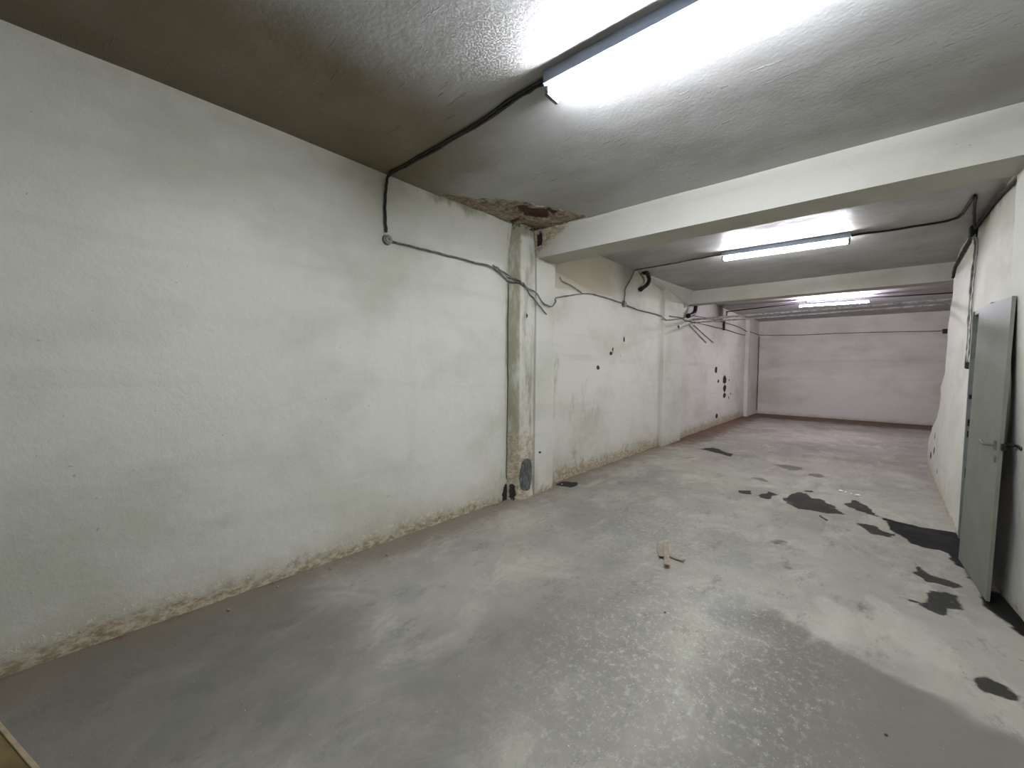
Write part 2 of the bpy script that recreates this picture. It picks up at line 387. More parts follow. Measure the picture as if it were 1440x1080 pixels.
at['base'] = mx(np.clip(1.05-z/bh*.55, 0, .92), .9*ell(y, z, 3.44, .12, .05, .13)*1.2)
at['flake'] = .62*np.clip(1-np.abs(z-bh*.9)/(.12), 0, 1)
at['soil_shade'] = mx(.75*np.clip(1-z/.6, 0, 1), .42*sstep(y, 4.1, 4.3)*sstep(-z, -1.9, -.8)*sstep(-y, -7.5, -5), .55*np.clip((z-2.6)/.5, 0, 1), .55*ell(y, z, .72, .5, .25, .12), .6*sstep(y, 4.1, 4.2)*ell(y, z, 4.5, 2.3, .4, .35), .95*sstep(y, 4.1, 4.2)*sstep(-y, -6.6, -5.2)*sstep(z-.06*(y-4.5), 2.45, 2.58))  # last term: brown staining plus the near beam's shadow painted into the wall colour
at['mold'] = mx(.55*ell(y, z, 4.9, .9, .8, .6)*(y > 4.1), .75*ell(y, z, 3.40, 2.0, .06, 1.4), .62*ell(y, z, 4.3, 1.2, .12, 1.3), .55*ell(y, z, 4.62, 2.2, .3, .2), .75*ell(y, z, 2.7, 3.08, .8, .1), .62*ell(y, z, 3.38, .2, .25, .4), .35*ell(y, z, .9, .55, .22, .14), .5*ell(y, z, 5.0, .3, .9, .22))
hl = np.zeros(len(y))
for (a, b, ra, rb) in HOLES: hl = np.maximum(hl, ell(y, z, a, b, ra, rb))
spk = .40*np.clip(1-np.abs(z-.16)/(.16), 0, 1)*(y < 3.4)*sstep(y, .6, 1.2)+.42*np.clip(1-np.abs(z-.1)/(.14), 0, 1)*(y > 4.1)
hl = mx(hl, spk, .62*np.clip(1-z/.06, 0, 1)*sstep(y, 5, 7.5), .36*ell(y, z, 4.7, .7, .5, .7)*(y > 4.15), ell(y, z, 3.40, .07, .06, .10)*1.3)
at['hole'] = hl
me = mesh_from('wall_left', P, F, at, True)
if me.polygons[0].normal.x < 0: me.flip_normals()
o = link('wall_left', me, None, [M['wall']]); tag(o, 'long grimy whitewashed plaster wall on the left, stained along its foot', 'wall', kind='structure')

# ------------------------------------------------------------------ back wall, unseen enclosing walls
P, F = grid(np.arange(XL-.05, XR+.1, .07), np.linspace(-.02, H2+.02, 46), lambda u, v: (u, u*0+YB, v))
x, z = P[:, 0], P[:, 2]
P[:, 1] += (fbm(x, z, 1, 31)-.5)*.03
at = dict(soil_shade=.75*np.clip(1-z/.25, 0, 1), base=.75*np.clip(1-z/.12, 0, 1), hole=.44*np.clip(1-z/.07, 0, 1)*0)
me = mesh_from('wall_back', P, F, at, True)
if me.polygons[0].normal.y > 0: me.flip_normals()
o = link('wall_back', me, None, [M['wall']]); tag(o, 'plain pale wall closing the far end of the basement', 'wall', kind='structure')
def plainwall(name, x0, x1, y0, y1, label):
    P, F = boxgrid(x0, x1, y0, y1, -.02, H2+.02, .5)
    me = mesh_from(name, P, F); weld(me)
    o = link(name, me, None, [M['wall']]); tag(o, label, 'wall', kind='structure')
plainwall('wall_front', XL-.05, XR, -6.12, -6.0, 'plain wall behind the viewer')
plainwall('wall_side', XR, XR+.1, 5.6, YB+.1, 'side wall of the wider far end, behind the partition')
plainwall('wall_side', 1.16, XR+.1, 5.55, 5.65, 'short return wall hidden behind the right partition')

# ------------------------------------------------------------------ right wall (leans back, rough far end, door opening)
BY = [-3, 3.5, 3.9, 4.7, 5.43, 7, 9.2, 12]; BX = [.76, .76, .74, .67, .645, .665, .72, .74]
SIL = [(-.05, 9.22), (0, 9.22), (.074, 9.45), (.412, 9.419), (.651, 9.01), (.806, 8.628), (1.07, 8.411), (1.293, 8.447), (1.487, 8.206), (1.683, 8.224), (1.965, 8.351), (2.313, 8.379), (2.535, 8.343), (2.798, 8.441), (3.015, 8.34), (3.2, 8.1)]
def XW(Y, Z): b = np.interp(Y, BY, BX); return b+(.84-b)*Z/3.12
D0, D1, DH = 4.74, 5.42, 2.03
ya = np.concatenate([np.arange(-6.05, 4.68, .06), [4.70, D0], np.linspace(D0, D1, 9)[1:], np.arange(5.5, 6.0, .05), ])
zs = np.unique(np.concatenate([np.linspace(-.02, DH, 42), np.linspace(DH, H2+.02, 24)]))
tt = np.linspace(0, 1, 50)[0:]
def frontY(U, Z):
    ye = np.interp(Z, [s[0] for s in SIL], [s[1] for s in SIL])
    return np.where(U <= 6, U, 6+(ye-6)*(U-6))
us = np.concatenate([ya, 6+tt])
def fr(U, Z):
    Y = frontY(U, Z); X = XW(Y, Z)
    X = X+(fbm(Y, Z, 1.2, 41)-.5)*.02*(Y > 5.6)+(fbm(Y, Z, 6, 42)-.5)*.02*sstep(Y, 7, 9)*1.0
    return X, Y, Z
P, F = grid(us, zs, fr)
nz = len(zs); keep = []
for q in F:
    c = P[list(q)].mean(0)
    if D0 < c[1] < D1 and c[2] < DH: continue
    keep.append(q)
Yend = np.interp(zs, [s[0] for s in SIL], [s[1] for s in SIL])
def endf(U, Z):
    Y = np.interp(Z, [s[0] for s in SIL], [s[1] for s in SIL]); X0 = XW(Y, Z); X = X0+(1.15-X0)*U
    return X, Y+.10*np.sin(U*3.1)*(U > 0), Z
E_ = grid(np.linspace(0, 1, 6), zs, endf)
B_ = grid(us, zs, lambda U, Z: (U*0+1.16, frontY(U, Z), Z))
R1 = grid(np.linspace(0, 1, 5), np.linspace(-.02, DH, 30), lambda u, v: (XW(u*0+D1, v)*(1-u)+1.16*u, u*0+D1, v))
R0 = grid(np.linspace(0, 1, 5), np.linspace(-.02, DH, 30), lambda u, v: (XW(u*0+D0, v)*(1-u)+1.16*u, u*0+D0, v))
RT = grid(np.linspace(0, 1, 5), np.linspace(D0, D1, 9), lambda u, v: (XW(v, u*0+DH)*(1-u)+1.16*u, v, u*0+DH))
V, F = merge([(P, keep), E_, B_, R1, R0, RT])
y, z = V[:, 1], V[:, 2]
at = {}
at['base'] = mx(.9*np.clip(1-z/.12, 0, 1), .55*sstep(y, 8.2, 9.2)*np.clip(1-z/.9, 0, 1))
at['soil_shade'] = mx(.75*np.clip(1-z/.5, 0, 1)*sstep(y, 5, 7), .5*sstep(-y, -4.75, -4.0)*np.clip(1-z/2, 0, 1), .55*np.clip((z-2.75)/.35, 0, 1))
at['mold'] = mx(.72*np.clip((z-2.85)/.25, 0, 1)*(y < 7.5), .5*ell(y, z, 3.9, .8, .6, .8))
at['hole'] = mx(ell(y, z, 8.5, .35, .12, .06), ell(y, z, 8.9, .22, .1, .06), ell(y, z, 7.7, .2, .06, .04), ell(y, z, 8.6, .55, .05, .08), ell(y, z, 6.5, .3, .03, .03), .40*sstep(y, 7.5, 9)*np.clip(1-z/.6, 0, 1))
me = mesh_from('wall_right', V, F, at); weld(me)
o = link('wall_right', me, None, [M['wall']]); tag(o, 'slightly leaning white partition wall on the right with a ragged far end and a doorway', 'wall', kind='structure')

# ------------------------------------------------------------------ beams and columns
def solid(name, parts, atf, mat, label, cat, disp=.008, seed=50):
    V, F = parts
    x, y, z = V[:, 0].copy(), V[:, 1].copy(), V[:, 2].copy()
    at = atf(x, y, z)
    me = mesh_from(name, V, F, at)
    o = link(name, me, None, [mat]); weld(me)
    me.polygons.foreach_set('use_smooth', [False]*len(me.polygons))
    tag(o, label, cat, kind='structure'); return o
def a_beam1(x, y, z):
    d = x+2.95
    wedge = np.clip((z-(2.80+d*.48))*6+.5, 0, 1)*np.clip(1-d/.85, 0, 1)**.5
    wedge = np.where(d < .75, wedge, 0)
    return dict(base=1.0*wedge, mold=.62*wedge, flake=.5*wedge, soil_shade=mx(.62*np.clip(1-d/1.1, 0, 1), .4*(z < 2.78)), hole=mx(1.1*ell(x, z, -2.93, 2.98, .04, .09)), damage=wedge)
solid('beam', boxgrid(-3.06, 1.2, 3.80, 4.165, 2.771, H2+.01, .05), a_beam1, M['beam'],
      'deep whitewashed beam crossing the ceiling nearest the viewer, resting on the stained column', 'beam')
solid('beam', boxgrid(-3.06, XR+.02, 9.046, 9.36, 2.876, H2+.01, .1), lambda x, y, z: dict(soil_shade=.25*(z > 3.1)+0*x), M['beam'],
      'farther whitewashed beam between the second and third light', 'beam')
# rounded stained pier against the near beam
def pier():
    prof = [(3.40, -3.06), (3.415, -3.03), (3.45, -2.985), (3.50, -2.955), (3.56, -2.945), (3.64, -2.945), (3.72, -2.952), (3.765, -2.965), (3.778, -3.0), (3.778, -3.06)]
    fine = []
    for i in range(len(prof)-1):
        for k in range(3): fine.append(tuple(np.array(prof[i])*(1-k/3)+np.array(prof[i+1])*k/3))
    fine.append(prof[-1]); fine = np.array(fine)
    zs = np.linspace(-.01, H1+.01, 110); n = len(fine)
    V = []; F = []
    for z in zs:
        for i, (Y, X) in enumerate(fine):
            w = (vnoise(np.array([Y*3+X*3]), np.array([z]), 3, 61)[0]-.5)*.014
            tp = max(0, (z-2.78)/.3)
            yy = Y+tp*.10*(3.6-Y)/.2*0+w*.6 + (.05 if Y < 3.5 else 0)*0
            yy = yy+(3.62-yy)*.25*tp
            bt = max(0, 1-z/.12)*.015
            xx = X+w*(1 if X > -3.04 else 0)+bt*(1 if X > -3.0 else 0)
            V.append((xx, yy, z))
    for j in range(len(zs)-1):
        for i in range(n-1):
            a = j*n+i; F.append((a, a+1, a+n+1, a+n))
    return np.array(V), F
V, F = pier()
x, y, z = V.T
PATCH = [(3.597, 0.459), (3.70, .44), (3.743, 0.351), (3.746, 0.182), (3.68, .08), (3.603, 0.087), (3.53, 0.109), (3.50, 0.258), (3.545, 0.428)]
at = dict(cement=poly_mask(y, z, PATCH, .02), mold=mx(.72*(y < 3.50), .75*ell(y, z, 3.55, 1.9, .08, .45), .50+0*y, .72*ell(y, z, 3.60, 1.5, .04, 1.3), .66*ell(y, z, 3.66, 1.2, .14, 1.0), .72*ell(y, z, 3.70, .9, .05, .5), .7*ell(y, z, 3.47, 1.4, .05, 1.4), .8*np.clip((z-2.85)/.15, 0, 1)),
          base=mx(.85*np.clip(1-z/.18, 0, 1), .78*sstep(-z, -1.3, -.5), .5*ell(y, z, 3.64, 1.1, .1, .4), .75*(y < 3.47)*np.clip(1-z/.7, 0, 1)), flake=mx(.6*ell(y, z, 3.62, 1.0, .12, 1.2), .42+0*y),
          hole=mx(.9*ell(y, z, 3.44, .1, .03, .1), .5*np.clip((z-2.95)/.1, 0, 1), ell(y, z, 3.6, 2.09, .015, .05)), soil_shade=.35+0*y)
me = mesh_from('column', V, F, at, True)
bm = bmesh.new(); bm.from_mesh(me); bmesh.ops.recalc_face_normals(bm, faces=bm.faces); bm.to_mesh(me); bm.free()
if sum(p.normal.x for p in me.polygons) < 0: me.flip_normals()
o = link('column', me, None, [M['wall']]); tag(o, 'rounded pier with olive damp streaks and a dark cement patch near its foot', 'column', kind='structure')
def a_colB(x, y, z):
    return dict(base=mx(.8*np.clip(1-z/.20, 0, 1), .5*ell(y, z, 3.8, 1.1, .05, .3)), soil_shade=.5*np.clip(1-z/.5, 0, 1)+.3*(y < 3.85), hole=mx(.5*np.clip(1-np.abs(z-.22)/.05, 0, 1)*(y > 3.85), ell(y, z, 3.80, 2.61, .02, .02), ell(y, z, 3.88, .5, .05, .02)), flake=.5*np.clip(1-z/.25, 0, 1),
                mold=mx(.5*ell(y, z, 3.80, 1.2, .05, .9)))
solid('column', boxgrid(-3.06, -2.953, 3.786, 4.148, -.01, 2.775, .05), a_colB, M['wall'], 'flat white column standing under the end of the near beam', 'column')
solid('column', boxgrid(-3.06, -2.992, 7.80, 8.815, -.01, H2+.01, .08), lambda x, y, z: dict(base=.8*np.clip(1-z/.2, 0, 1), soil_shade=.6*np.clip(1-z/.5, 0, 1), hole=mx(ell(y, z, 8.55, 2.37, .07, .05), .42*np.clip(1-z/.2, 0, 1))), M['wall'],
      'shallow whitewashed pilaster on the left wall just before the farther beam', 'column')
solid('column', boxgrid(-3.06, -2.95, 14.75, YB+.02, -.01, H2+.01, .1), lambda x, y, z: dict(base=.7*np.clip(1-z/.15, 0, 1), soil_shade=0*z), M['wall'],
      'plastered corner column where the left wall meets the far wall', 'column')
pv, pf = boxgrid(.664, 1.0, 3.80, 4.165, -.01, 2.775, .06)
pv[:, 0] += np.where(pv[:, 0] < .9, .09*np.clip(1-pv[:, 2]/2.0, 0, 1), 0)
solid('column', (pv, pf), lambda x, y, z: dict(base=.8*np.clip(1-z/.15, 0, 1), soil_shade=.55*np.clip(1-z/.9, 0, 1), mold=.5*ell(y, z, 3.9, .6, .3, .7)), M['wall'],
      'whitewashed pilaster on the right wall behind the open metal door', 'column')
# sloping haunch under the ceiling, left wall
V = [(-3.06, 7.02, H2+.01), (-2.99, 7.10, H2+.01), (-3.0, 7.08, 3.125), (-3.06, 7.05, 3.10),
     (-3.06, 8.1, H2+.01), (-2.935, 8.2, H2+.01), (-2.985, 8.15, 2.99), (-3.06, 8.15, 2.93),
     (-3.06, 9.06, H2+.01), (-2.86, 9.06, H2+.01), (-2.95, 9.06, 2.86), (-3.06, 9.06, 2.80)]
F = []
for a in (0, 4):
    for i in range(4): F.append((a+i, a+(i+1) % 4, a+4+(i+1) % 4, a+4+i))
F += [(3, 2, 1, 0), (8, 9, 10, 11)]
me = mesh_from('haunch', V, F); bm = bmesh.new(); bm.from_mesh(me)
bmesh.ops.bevel(bm, geom=[e for e in bm.edges if not e.is_boundary], offset=.012, segments=2, affect='EDGES')
bmesh.ops.recalc_face_normals(bm, faces=bm.faces); bm.to_mesh(me); bm.free()
o = link('haunch', me, None, [M['beam']]); tag(o, 'sloping plaster haunch under the ceiling running into the farther beam', 'haunch', kind='structure')

# ------------------------------------------------------------------ fluorescent lights
def lamp(name_label, a, b, zc, ztube, mat, gap, twin=True, rod=None):
    """a,b: xy of the tube ends"""
    A = Vector((a[0], a[1], 0)); B = Vector((b[0], b[1], 0)); d = (B-A).normalized(); n = Vector((-d.y, d.x, 0)); L = (B-A).length
    mid = (A+B)/2
    t = empty('fluorescent_light', (mid.x, mid.y, zc)); tag(t, name_label, 'light')
    rot = Matrix.Translation((mid.x, mid.y, 0)) @ Matrix.Rotation(math.atan2(d.y, d.x), 4, 'Z')
    zt = zc if rod is None else ztube+.06
    # folded tray: shallow trapezoid section
    w = .072 if twin else .022
    bm = bmesh.new(); dp = .066 if twin else .034
    sec = [(-w, zt), (-w, zt-dp+.006), (-w*.88, zt-dp), (w*.88, zt-dp), (w, zt-dp+.006), (w, zt)]
    rings = [[bm.verts.new((s*(L/2+.02), yy, zz)) for (yy, zz) in sec] for s in (-1, 1)]
    for k in range(6):
        bm.faces.new((rings[0][k], rings[0][(k+1) % 6], rings[1][(k+1) % 6], rings[1][k]))
    bm.faces.new(rings[0]); bm.faces.new(rings[1][::-1]); bmesh.ops.recalc_face_normals(bm, faces=bm.faces)
    bmesh.ops.transform(bm, matrix=rot, verts=bm.verts)
    me = bpy.data.meshes.new('housing'); bm.to_mesh(me); bm.free(); link('housing', me, t, [M['housing']])
    offs = (-gap/2, gap/2) if twin else (0,)
    for s in (-1, 1):
        hb = bevel_box('end_holder', s*(L/2+.012)-.011, s*(L/2+.012)+.011, -(gap/2+.022 if twin else .02), (gap/2+.022 if twin else .02), ztube-.02, zt-.03, M['holder'], t, .004, rot)
        hb['label'] = 'dark end bracket of the tubes'
    for of in offs:
        p0 = A+n*of; p1 = B+n*of; p0.z = p1.z = ztube
        o = link('tube', tube_mesh('tube', [p0, p1], .0155, 10), t, [mat]); o['label'] = 'glowing white tube'
        for pp, sg in ((p0, 1), (p1, -1)):
            pass
    if rod:
        for (x_, y_) in rod:
            link('hanger', tube_mesh('hanger', [Vector((x_, y_, zc+.005)), Vector((x_, y_, zt-.02))], .005, 6), t, [M['cable_dark']])
    return t
lamp('large lit twin-tube fluorescent light on the ceiling nearest the viewer', (-1.352, 1.862), (-.06, 1.90), H1, H1-.093, M['tube1'], .062)
lamp('lit twin-tube fluorescent light on the ceiling between the two beams', (-1.615, 6.365), (-.267, 6.44), H2, H2-.093, M['tube2'], .085)
lamp('farthest lit fluorescent light, a violet glow hanging behind the far beam', (-1.32, 11.72), (-.09, 11.80), H2, 3.0, M['tube3'], 0, False, [(-.63, 11.765), (-1.2, 11.73), (-.2, 11.79)])

# ------------------------------------------------------------------ wiring
K, G = M['cable_dark'], M['cable_grey']
cable('cable', [(-1.34, 1.865, H1-.012), (-1.40, 1.85, H1-.012), (-1.55, 1.845, H1-.012), (-1.81, 1.875, H1-.012), (-2.2, 1.89, H1-.014), (-2.62, 1.90, H1-.012), (-2.95, 1.89, H1-.014), (-3.028, 1.885, H1-.035), (-3.030, 1.870, 2.95), (-3.030, 1.863, 2.75), (-3.030, 1.870, 2.60)], .011, K,
      'dark cable from the nearest light across the ceiling and down the left wall', sub=4)
cable('cable', [(-1.37, 1.83, H1-.010), (-1.60, 1.828, H1-.008), (-1.95, 1.865, H1-.012), (-2.3, 1.872, H1-.012), (-2.7, 1.875, H1-.012), (-2.98, 1.868, H1-.012)], .007, K,
      'thinner dark wire running on the ceiling beside the cable of the nearest light')
def round_box(Y, Z, r, label, mat, X=-3.035):
    t = empty('junction_box', (X, Y, Z)); tag(t, label, 'junction box')
    rot = Matrix.Translation((X, Y, Z)) @ Matrix.Rotation(math.pi/2, 4, 'Y')
    bm = bmesh.new(); bmesh.ops.create_cone(bm, cap_ends=True, segments=28, radius1=r, radius2=r*.93, depth=.032)
    bmesh.ops.bevel(bm, geom=[e for e in bm.edges if e.calc_length() < r*.5 and abs(e.verts[0].co.z-e.verts[1].co.z) < 1e-5 and e.verts[0].co.z > 0], offset=.004, segments=2, affect='EDGES')
    bmesh.ops.transform(bm, matrix=rot, verts=bm.verts); me = bpy.data.meshes.new('body'); bm.to_mesh(me); bm.free(); link('body', me, t, [mat])
    bm = bmesh.new(); bmesh.ops.create_cone(bm, cap_ends=True, segments=24, radius1=r*.72, radius2=r*.66, depth=.012)
    bmesh.ops.transform(bm, matrix=Matrix.Translation((.020, 0, 0)) @ rot, verts=bm.verts); me = bpy.data.meshes.new('lid'); bm.to_mesh(me); bm.free(); link('lid', me, t, [mat])
    bm = bmesh.new(); bmesh.ops.create_cone(bm, cap_ends=True, segments=12, radius1=r*.18, radius2=r*.15, depth=.008)
    bmesh.ops.transform(bm, matrix=Matrix.Translation((.029, 0, 0)) @ rot, verts=bm.verts); me = bpy.data.meshes.new('screw'); bm.to_mesh(me); bm.free(); link('screw', me, t, [M['holder']])
    return t
round_box(1.885, 2.545, .042, 'round grey junction box on the near left wall below the ceiling cable', M['box_grey'])
round_box(6.19, 2.545, .055, 'small grey junction box on the left wall between the two beams', M['box_grey'])
cable('cable', [(-3.03, 1.93, 2.540), (-3.03, 2.2, 2.545), (-3.03, 2.446, 2.549), (-3.03, 2.8, 2.553), (-3.03, 3.107, 2.556), (-3.03, 3.25, 2.51), (-3.025, 3.37, 2.45), (-2.965, 3.43, 2.44), (-2.925, 3.50, 2.435), (-2.925, 3.642, 2.323), (-2.925, 3.802, 2.222), (-2.932, 3.956, 2.139)], .008, G,
      'grey wire from the near junction box across the left wall, drooping loose over the column')
cable('cable', [(-3.03, 3.13, 2.575), (-3.028, 3.27, 2.54), (-3.01, 3.37, 2.50), (-2.93, 3.46, 2.45), (-2.922, 3.515, 2.407), (-2.925, 3.732, 2.368), (-2.928, 3.87, 2.263), (-2.928, 4.055, 2.243), (-2.93, 4.142, 2.314), (-2.97, 4.165, 2.36), (-3.03, 4.36, 2.406), (-3.03, 4.589, 2.455), (-3.03, 4.905, 2.528), (-3.03, 5.171, 2.560), (-3.03, 5.6, 2.562), (-3.03, 6.14, 2.548)], .008, G,
      'second grey wire sagging across the column and on to the wall between the beams')
cable('cable', [(-3.035, 4.37, 2.66), (-3.033, 4.42, 2.62), (-3.03, 4.60, 2.60), (-3.03, 4.85, 2.55), (-3.03, 4.905, 2.53)], .006, G,
      'short loose wire end on the left wall just behind the near beam')
cable('cable', [(-3.037, 3.385, 2.43), (-3.037, 3.387, 1.6), (-3.037, 3.39, 1.2), (-3.037, 3.385, .7), (-3.037, 3.385, .25)], .004, K,
      'thin dark wire running down the joint between left wall and rounded pier')
cable('cable', [(-3.03, 6.19, 2.60), (-3.03, 6.198, 2.70), (-3.03, 6.216, 2.80), (-3.03, 6.34, 2.915), (-3.025, 6.46, 3.05), (-3.02, 6.50, H2-.02), (-2.90, 6.50, H2-.012), (-2.47, 6.49, H2-.012), (-2.06, 6.44, H2-.012), (-1.655, 6.385, H2-.02)], .009, G,
      'grey cable climbing from the second junction box and crossing the ceiling to the middle light')
cable('cable', [(-3.03, 6.24, 2.535), (-3.03, 6.8, 2.505), (-3.03, 7.5, 2.515), (-3.02, 7.72, 2.50), (-2.975, 7.817, 2.434), (-2.972, 8.035, 2.454), (-2.972, 8.621, 2.538), (-2.975, 8.80, 2.547), (-3.03, 8.95, 2.545), (-3.03, 9.284, 2.543), (-3.03, 10.12, 2.57), (-3.03, 11.27, 2.579), (-3.03, 12.29, 2.60), (-3.03, 13.9, 2.58), (-3.03, 14.6, 2.60)], .009, G,
      'long grey cable along the left wall from the second junction box to the far corner')
cable('cable', [(-2.975, 8.0, 2.53), (-2.972, 8.3, 2.54), (-2.972, 8.6, 2.555), (-2.975, 8.80, 2.565), (-3.03, 9.0, 2.60), (-3.03, 9.6, 2.70), (-3.03, 10.65, 2.74), (-3.03, 12.63, 2.78), (-3.03, 13.87, 2.78), (-3.03, 14.7, 2.73), (-2.93, 14.9, 2.70), (-2.93, 16.1, 2.70)], .009, G,
      'upper grey cable on the left wall past the far beam, above the long one')
cable('cable', [(-2.93, 16.182, 2.70), (-2.4, 16.182, 2.66), (-1.7, 16.182, 2.645), (-.8, 16.182, 2.65), (0, 16.182, 2.648), (1.0, 16.182, 2.62), (2.1, 16.182, 2.60)], .010, G,
      'thin cable running level across the far wall')
cable('pipe', [(-2.93, 16.182, 2.64), (-2.93, 16.16, 2.0), (-2.93, 16.182, 1.2), (-2.935, 16.182, .1)], .014, G, 'thin pipe going down the far left corner of the room', 'pipe', sub=3)
# pale pipes crossing the room behind the far beam
def pipe(y, z0, z1, r, label):
    t = cable('pipe', [(-3.05, y, z0), (-2.0, y+.01, z0+(z1-z0)*.25), (-.6, y, z0+(z1-z0)*.6), (XR+.02, y+.02, z1+.02)], r, M['pipe_white'], label, 'pipe', jit=0, seg=10)
    return t
pipe(9.62, 2.615, 2.662, .022, 'upper pale pipe crossing the room behind the far beam')
pipe(9.70, 2.555, 2.60, .017, 'lower pale pipe crossing the room behind the far beam')
cable('pipe', [(-3.02, 12.32, 2.90), (-3.02, 12.32, 3.06), (-2.95, 12.32, 3.085), (-1.4, 12.0, 3.105), (-.2, 12.1, 3.12), (1.0, 12.3, 3.12), (2.15, 12.4, 3.12)], .014, K, 'dark conduit from the left wall across the ceiling past the farthest light', 'pipe', sub=3, jit=0)
cable('pipe', [(-3.02, 12.07, 2.80), (-3.02, 12.07, 2.70), (-3.02, 12.08, 2.56)], [.03]*9, M['duct_black'], 'short black stub pipe hanging on the left wall under the pale pipes', 'pipe', jit=0)
cable('pipe', [(-3.0, 11.7, H2-.005), (-3.0, 11.7, 2.78)], .04, M['pipe_white'], 'upright pale pipe on the left wall behind the far beam', 'pipe', jit=0)
# black elbows
def elbow(pts, r, label):
    P = smooth_pts(pts, 6)
    rr = [r*(1+.10*math.sin(i*2.4)) for i in range(len(P))]
    t = empty('vent_elbow', P[0]); tag(t, label, 'pipe elbow')
    link('hose', tube_mesh('hose', P, rr, 14), t, [M['duct_black']])
    c = P[-1]; d = (P[-1]-P[-2]).normalized()
    link('collar', tube_mesh('collar', [c-d*.03, c-d*.028, c+d*.02, c+d*.022], [r*.9, r*1.22, r*1.22, r*.9], 14), t, [M['duct_black']])
    f = P[0]; d = (P[1]-P[0]).normalized()
    link('flange', tube_mesh('flange', [f-d*.004, f-d*.002, f+d*.02, f+d*.022], [r*1.2, r*1.6, r*1.6, r*1.1], 14), t, [M['duct_black']])
elbow([(-2.95, 6.75, H2-.005), (-2.94, 6.85, 3.12), (-2.95, 6.95, 3.05), (-2.97, 6.90, 2.95), (-3.0, 6.74, 2.86)], .032, 'black bent hose stub under the ceiling where the haunch begins')
elbow([(-2.93, 9.38, 2.95), (-2.93, 9.40, 2.86), (-2.93, 9.36, 2.76), (-2.93, 9.22, 2.69), (-2.95, 9.0, 2.63)], .042, 'black bent hose stub below the left end of the farther beam')
for (y0, z0, y1, z1, lb) in ((9.35, 2.47, 10.6, 2.15, 'lower slanting pale rod fixed to the left wall past the farther beam'), (9.65, 2.49, 11.2, 2.18, 'upper slanting pale rod fixed to the left wall past the farther beam')):
    cable('pipe', [(-3.035, y0, z0), (-3.035, y1, z1)], .012, M['pipe_white'], lb, 'pipe', jit=0)
# right wall wiring
def wr(Y, Z, off=.012): return (float(XW(Y, Z))-off-.010, Y, Z)
cable('cable', [(-.235, 6.47, H2-.02), (.1, 6.52, H2-.014), (.50, 6.53, H2-.014), (.62, 6.47, H2-.016), (.655, 6.3, H2-.02), (.665, 5.70, H2-.02), (.70, 6.0, H2-.03), (.76, 6.5, H2-.05), wr(6.86, 3.10)], .012, K,
      'thick dark cable from the middle light across the ceiling to the right wall')
def sq_box(Y, Z, s, label, mat):
    X = float(XW(Y, Z)); t = empty('junction_box', (X, Y, Z)); tag(t, label, 'junction box')
    bevel_box('body', X-s*.7, X+.01, Y-s, Y+s, Z-s, Z+s, mat, t, .008)
    bevel_box('lid', X-s*.7-.008, X-s*.7+.002, Y-s*.85, Y+s*.85, Z-s*.85, Z+s*.85, mat, t, .003)
sq_box(6.92, 3.07, .07, 'black junction box high on the right wall where the cables meet', M['box_black'])
cable('cable', [wr(6.88, 3.02), wr(6.66, 2.86), wr(6.62, 2.65), wr(6.58, 2.44), wr(6.47, 2.12), wr(6.30, 1.81), wr(6.22, 1.60)], .014, G,
      'grey conduit running down the right wall from the black junction box')
cable('cable', [wr(6.82, 3.02), wr(6.60, 2.86), wr(6.56, 2.65), wr(6.50, 2.44), wr(6.40, 2.12), wr(6.24, 1.81), wr(6.17, 1.60)], .007, M['pipe_white'],
      'thin pale wire beside the grey conduit on the right wall')
sq_box(6.20, 1.565, .035, 'small black switch box at the lower end of the right wall conduit', M['box_black'])
cable('cable', [wr(6.85, 3.09), wr(6.4, 3.10), wr(5.9, 3.10), wr(5.5, 3.07), wr(5.15, 3.03), wr(4.9, 3.0), wr(4.3, 2.98)], .016, K,
      'dark cable along the top of the right wall towards the near beam')
cable('cable', [wr(7.0, 3.06), wr(7.4, 3.02), wr(7.8, 2.98), wr(8.2, 2.93), wr(8.33, 2.80)], .018, K,
      'dark cable drooping from the black box to the end of the right wall')
# wall bits on the far wall side seen beside the partition
t = bevel_box('junction_box', 1.42, 1.54, YB-.08, YB-.0, 2.54, 2.66, M['box_black'], None, .01)
tag(t, 'small dark box on the far wall at the edge of the right partition', 'junction box')

# ------------------------------------------------------------------ door
door = empty('door_1', (.64, 4.73, 0)); door['kind'] = 'structure'
door['label'] = 'open grey-green metal door swung back against the right wall'; door['category'] = 'door'
